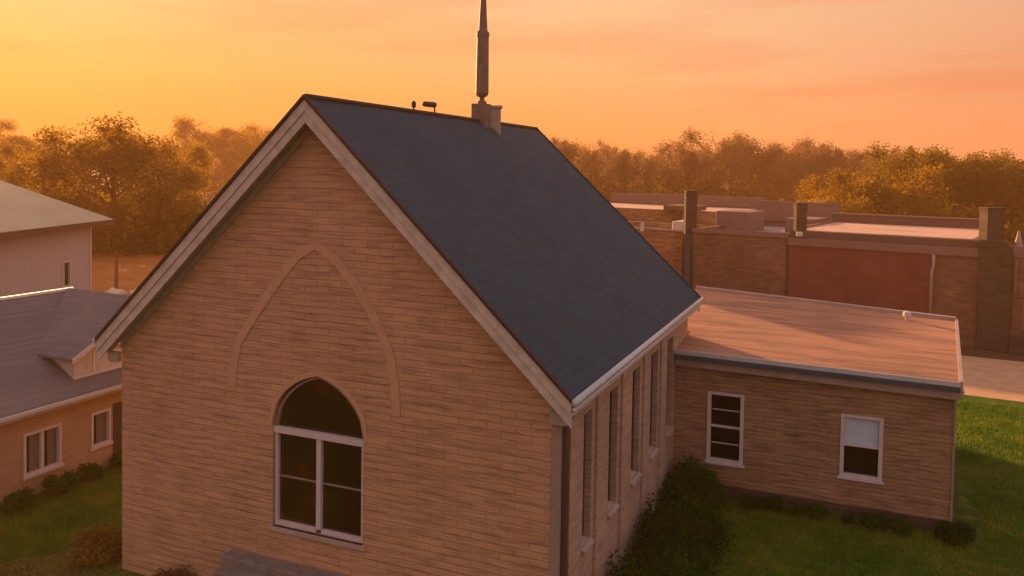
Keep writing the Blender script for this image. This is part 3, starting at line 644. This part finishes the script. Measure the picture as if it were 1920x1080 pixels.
# ---------------------------------------------------------------- vegetation
def leaves(rnd, centers, n, spread, size, flat_=.6):
    v = []; f = []
    for i in range(n):
        c, cr = centers[rnd.randrange(len(centers))]
        d = Vector((rnd.gauss(0, 1), rnd.gauss(0, 1), rnd.gauss(0, 1)))
        d = d.normalized()*cr*spread*(rnd.random()**.75); p = c+Vector((d.x, d.y, d.z*flat_))
        a = Vector((rnd.gauss(0, 1), rnd.gauss(0, 1), rnd.gauss(0, 1))).normalized(); b = a.cross(Vector((rnd.gauss(0, 1), rnd.gauss(0, 1), rnd.gauss(0, 1)))).normalized()
        s = size*(.6+.8*rnd.random()); k = len(v)
        v += [p-a*s, p+b*s*.45, p+a*s, p-b*s*.45]; f.append((k, k+1, k+2, k+3))
    return v, f
def make_tree(label, seed, leafmat, n=6500, size=.13, wisp=.3, wide=.36, low=.12):
    n = int(n*4); size *= .85
    """a tree one unit = about 10 m tall; scaled per copy"""
    rnd = random.Random(seed); root = thing('tree', label, 'tree')
    tk = MB(); H = 10.0
    tk.tube([(0,0,-.1), (.05,.03,H*.12), (.1,-.05,H*.32), (0,.1,H*.55), (.05,0,H*.8)], [.30,.24,.19,.12,.04], 7)
    cent = []
    for i in range(17):
        t = low+.60*(i/16); a = i*2.4+rnd.random(); l = H*wide*(1.0-abs(t-.38)*.9)*(.75+.5*rnd.random())
        p0 = Vector((.05, 0, H*t)); p1 = p0+Vector((math.cos(a)*l*.5, math.sin(a)*l*.5, l*.32)); p2 = p0+Vector((math.cos(a)*l, math.sin(a)*l, l*(.5+.35*rnd.random())))
        tk.tube([p0, p1, p2], [.085, .05, .02], 5, False)
        cent += [(p2, 1.15), (p1*.4+p2*.6, 1.45), (p1, 1.4), (Vector((p1.x*1.3, p1.y*1.3, max(.7, p1.z*.5))), 1.4)]
        for j in range(3):
            a2 = a+rnd.uniform(-1, 1); q = p2+Vector((math.cos(a2)*1.0, math.sin(a2)*1.0, .3+rnd.random()*.9))
            tk.tube([p1.lerp(p2, .7), q], [.03, .01], 4, False); cent.append((q, .75))
    for i in range(14):                                   # upright twigs at the top
        a = rnd.random()*6.28; r0 = rnd.random()*H*.2; p = Vector((math.cos(a)*r0, math.sin(a)*r0, H*(.72+.1*rnd.random())-r0*.3)); q = p+Vector((rnd.gauss(0,.35), rnd.gauss(0,.35), .7+wisp*3*rnd.random()))
        tk.tube([Vector((.05, 0, H*.6)), p, q], [.04, .03, .01], 4, False); cent += [(p, 1.2), (p.lerp(q, .6), .7), (q, .45)]
    tk.build('trunk', 'bark', root, fix=False)
    v, f = leaves(rnd, cent, n, 1.65, size*.95, .9)
    me = MB(); me.v = [tuple(p) for p in v]; me.f = [list(q) for q in f]; me.fm = [0]*len(f)
    me.build('crown', leafmat, root, fix=False)
    return root
protos = {
 'y': [('rounded golden-green tree', make_tree('', 1, 'leaf_gold', 9000, .15, .1, .42, .06)), ('bushy amber tree', make_tree('', 2, 'leaf_gold', 8000, .15, .25, .38, .06))],
 'b': [('hazy thin brown tree', make_tree('', 3, 'leaf_brown', 5200, .13, .5, .36, .1)), ('sparse twiggy brown tree', make_tree('', 4, 'leaf_brown', 4200, .13, .6, .33, .1))],
 'd': [('dense dark brown tree', make_tree('', 5, 'leaf_brown', 8500, .15, .5, .42, .06))],
 'g': [('olive green tree', make_tree('', 6, 'leaf_olive', 9500, .15, .35, .45, .04))],
 'o': [('orange hazy tree', make_tree('', 8, 'leaf_gold', 7500, .15, .15, .40, .06))],
}
TREES = [
 (-137.6, 91.6, 14.1, 8.3, 'o', 'at the far left edge, deep in the orange glow'),
 (-165.2, 101.9, 16.4, 11.0, 'o', 'beyond the far left edge, tallest of the orange pair'),
 (-73.8, 48.0, 10.6, 4.3, 'y', 'above the barn roof ridge at the left'),
 (-58.2, 43.2, 12.3, 6.6, 'y', 'largest of the crowns just right of the barn roof'),
 (-66.1, 56.2, 10.6, 3.9, 'y', 'on the right shoulder of the big golden tree'),
 (-137.9, 134.8, 13.6, 4.9, 'y', 'lowest one behind the pale far field'),
 (-137.1, 146.2, 19.2, 9.7, 'y', 'highest one left of the church gable'),
 (-123.2, 141.0, 16.0, 6.8, 'y', 'touching the left rake of the church gable'),
 (-110.0, 135.6, 14.5, 7.0, 'y', 'half hidden behind the church peak'),
 (-32.1, 92.1, 13.9, 4.6, 'b', 'nearest the back end of the church ridge'),
 (-32.2, 108.3, 13.8, 5.2, 'b', 'second from the back end of the church ridge'),
 (-25.5, 100.3, 12.8, 4.2, 'b', 'third from the church ridge, before the dip in the treeline'),
 (-31.5, 146.5, 11.9, 6.7, 'b', 'low in the dip of the treeline'),
 (-18.5, 108.6, 12.9, 5.7, 'd', 'above the slim dark flue, left end of the dark clump'),
 (-13.2, 116.3, 15.1, 6.3, 'd', 'tallest of the dark clump in the middle right'),
 (-8.7, 123.5, 12.9, 5.6, 'd', 'right shoulder of the dark clump'),
 (-6.4, 135.3, 13.9, 6.0, 'd', 'above the second chimney'),
 (-0.6, 137.8, 14.4, 6.0, 'd', 'left of the olive mass, with a raised tuft'),
 (5.0, 150.9, 13.2, 5.4, 'd', 'smallest dark one beside the olive mass'),
 (-34.1, 167.2, 14.1, 8.0, 'b', 'farthest one showing through the dip of the treeline'),
 (2.5, 54.3, 7.6, 3.2, 'y', 'lowest crown at the left foot of the olive mass'),
 (5.2, 61.9, 9.6, 4.4, 'y', 'on the slope of the olive mass above the lit roof'),
 (9.7, 71.5, 12.2, 5.0, 'g', 'tallest one above the lit roof at the right'),
 (13.4, 78.5, 11.6, 5.0, 'g', 'over the dark stack at the right'),
 (16.4, 74.3, 11.1, 5.0, 'g', 'at the right edge above the end building'),
 (20.0, 75.8, 11.0, 5.2, 'g', 'just cut by the right edge of the view'),
 (9.0, 109.2, 12.9, 5.6, 'b', 'behind the olive mass at the right'),
 (-87.9, 133.9, 13.7, 9.3, 'b', 'hidden low behind the front of the church roof'),
 (-63.6, 122.3, 13.7, 9.3, 'b', 'hidden low behind the middle of the church roof'),
 (-46.0, 108.0, 13.4, 7.3, 'b', 'hidden low behind the back of the church roof'),
]
used = set(); cnt = {}
for i, (x, y, h, w, k, where) in enumerate(TREES):
    lst = protos[k]; c = cnt.get(k, 0); cnt[k] = c+1
    nm, pr0 = lst[c % len(lst)]
    o = pr0 if id(pr0) not in used else copy_tree(pr0)
    used.add(id(pr0)) 
    rr = random.Random(i*13+5); o.location = (x, y, 0); o.rotation_euler = (0, 0, rr.random()*6.28)
    h *= .94 if x > -40 else 1; s_ = h/10.6; sw_ = w/4.6; o.scale = (sw_, sw_, s_)
    tag(o, nm+' '+where, 'tree', 'trees along the horizon')
def bush(name, label, cat, loc, rx, ry, rz3, n, size, m, seed, lobes=9):
    rnd = random.Random(seed); root = thing(name, label, cat, loc)
    cs = []
    sm = MB()
    for i in range(lobes):
        a = rnd.random()*6.28; r_ = rnd.random()**.5; c = Vector((math.cos(a)*r_*rx*.65, math.sin(a)*r_*ry*.65, rz3*(.25+.5*rnd.random())))
        cs.append((c, min(rx, rz3)*(.4+.35*rnd.random()))); sm.tube([(c.x*.2, c.y*.2, -.02), (c.x*.5, c.y*.5, c.z*.5), tuple(c)], [.03, .02, .01], 5, False)
    sm.build('stem', 'bark', root, fix=False)
    v, f = leaves(rnd, cs, n, 1.2, size, .9)
    me = MB(); me.v = [(p.x, p.y, max(.01, p.z)) for p in v]; me.f = [list(q) for q in f]; me.fm = [0]*len(f)
    me.build('foliage', m, root, fix=False); return root
bush('shrub', 'large dark green shrub against the church side wall', 'shrub', (.95, 5.0, 0), 1.0, 2.1, .85, 20000, .045, 'leaf_green', 21, 24)
bush('shrub', 'tall dark green shrub in the corner between church and annex', 'shrub', (.7, 7.9, 0), .7, 1.1, .9, 10000, .05, 'leaf_green', 22, 12)
bush('shrub', 'low dark shrub beside the church corner at the bottom', 'shrub', (1.1, 2.6, 0), 1.0, 1.5, 1.1, 10000, .05, 'leaf_green', 23, 10)
bush('shrub', 'small grey-green shrub at the right end of the annex wall', 'shrub', (6.55, 8.65, 0), .45, .35, .32, 3000, .04, 'leaf_green', 24, 6)
for i, (x, r_) in enumerate(((2.3,.5), (3.4,.6), (4.6,.5), (5.6,.45))):
    bush('foundation_plant', ['dark low plant under the barred annex window', 'dark low plant between the annex windows', 'dark low plant under the half shaded annex window', 'dark low plant right of the half shaded annex window'][i], 'plant', (x, 8.7, 0), r_*1.3, .3, .24, 3600, .04, 'leaf_green', 30+i, 6)
bush('shrub', 'yellow-brown shrub at the left front corner of the church', 'shrub', (-10.15, .25, 0), .55, .7, .55, 6000, .04, 'leaf_yellow', 41, 9)
bush('shrub', 'yellow-green shrub at the bottom left of the lawn', 'shrub', (-11.9, -1.5, 0), .8, .5, .45, 5000, .04, 'leaf_yellow', 42, 7)
for i, (y, r_) in enumerate(((1.1,.6), (2.2,.6), (3.2,.5), (4.4,.6))):
    bush('foundation_plant', ['dark plant at the house wall left of the wide window', 'dark plant under the wide house window', 'dark plant between the two house windows', 'dark plant under the narrow house window'][i], 'plant', (-14.0, y, 0), .3, r_, .42, 3000, .04, 'leaf_green', 50+i, 6)
bush('dry_weed', 'dark dry weed left of the entrance steps', 'plant', (-7.5, -.35, 0), .9, .3, .4, 3500, .04, 'leaf_brown', 61, 7)
bush('dry_weed', 'dark dry weed right of the entrance steps', 'plant', (-3.1, -.3, 0), .35, .25, 1.1, 2500, .04, 'leaf_brown', 62, 6)
def thicket():
    rnd = random.Random(5); v = []; f = []
    for (x0, y0, x1, y1, h, n) in ((-200,110,-120,160,6,9000), (-120,150,-20,125,6,9000), (-40,112,30,120,7,26000), (-32,132,20,140,7,9000), (0,66,34,72,5.5,22000), (-90,62,-52,47,4.5,14000)):
        for i in range(n):
            t = rnd.random(); c = Vector((x0+(x1-x0)*t+rnd.gauss(0,1.5), y0+(y1-y0)*t+rnd.gauss(0,2.5), 0)); hh_ = h*(.7+.3*math.sin(t*37+x0)+.15*math.sin(t*91)); c.z = rnd.random()*hh_
            a = Vector((rnd.gauss(0, 1), rnd.gauss(0, 1), rnd.gauss(0, 1))).normalized(); b = a.cross(Vector((rnd.gauss(0, 1), rnd.gauss(0, 1), rnd.gauss(0, 1)))).normalized(); s_ = .38; k = len(v)
            v += [tuple(c-a*s_), tuple(c+b*s_*.6), tuple(c+a*s_), tuple(c-b*s_*.6)]; f.append([k, k+1, k+2, k+3])
    m = MB(); m.v = v; m.f = f; m.fm = [0]*len(f); o = m.build('undergrowth', 'leaf_olive', fix=False); tag(o, 'brown-green undergrowth filling the foot of the far treeline', 'undergrowth', kind='stuff')
thicket()
# grass blades near the buildings
def grass():
    rnd = random.Random(99); v = []; f = []
    def patch(x0, x1, y0, y1, n):
        for i in range(n):
            x = rnd.uniform(x0, x1); y = rnd.uniform(y0, y1)
            if -9.5 < x < .1 and -.1 < y < 10.8: continue
            if 0 < x < 7.2 and y > 8.95 and y < 17: continue
            a = rnd.random()*6.28; h = .05+.09*rnd.random()**2; w = .012; dx, dy = math.cos(a), math.sin(a); lx, ly = rnd.gauss(0, .03), rnd.gauss(0, .03); k = len(v)
            v.extend([(x-dx*w, y-dy*w, .004), (x+dx*w, y+dy*w, .004), (x+lx, y+ly, h)]); f.append([k, k+1, k+2])
    patch(-14.3, -9.4, -2.5, 8, 45000); patch(0, 14, 2, 9.5, 60000); patch(6.5, 18, 9, 22, 60000)
    m = MB(); m.v = v; m.f = f; m.fm = [0]*len(f); o = m.build('grass', 'grass_blade', fix=False); tag(o, 'short green lawn grass around the church and annex', 'grass', kind='stuff')
grass()

# ---------------------------------------------------------------- evening haze
hm = bpy.data.materials.new('haze'); hm.use_nodes = True; n = hm.node_tree; n.nodes.clear()
pv = N(n, 'ShaderNodeVolumePrincipled'); pv.inputs['Color'].default_value = (1.0, .50, .20, 1); pv.inputs['Density'].default_value = .0012; pv.inputs['Anisotropy'].default_value = .1
oo = N(n, 'ShaderNodeOutputMaterial'); n.links.new(pv.outputs[0], oo.inputs['Volume']); MAT['haze'] = hm
hb = MB().box(-330, 230, -60, 330, -1, 24).build('haze', 'haze'); tag(hb, 'warm evening haze over the whole place', 'haze', kind='stuff')
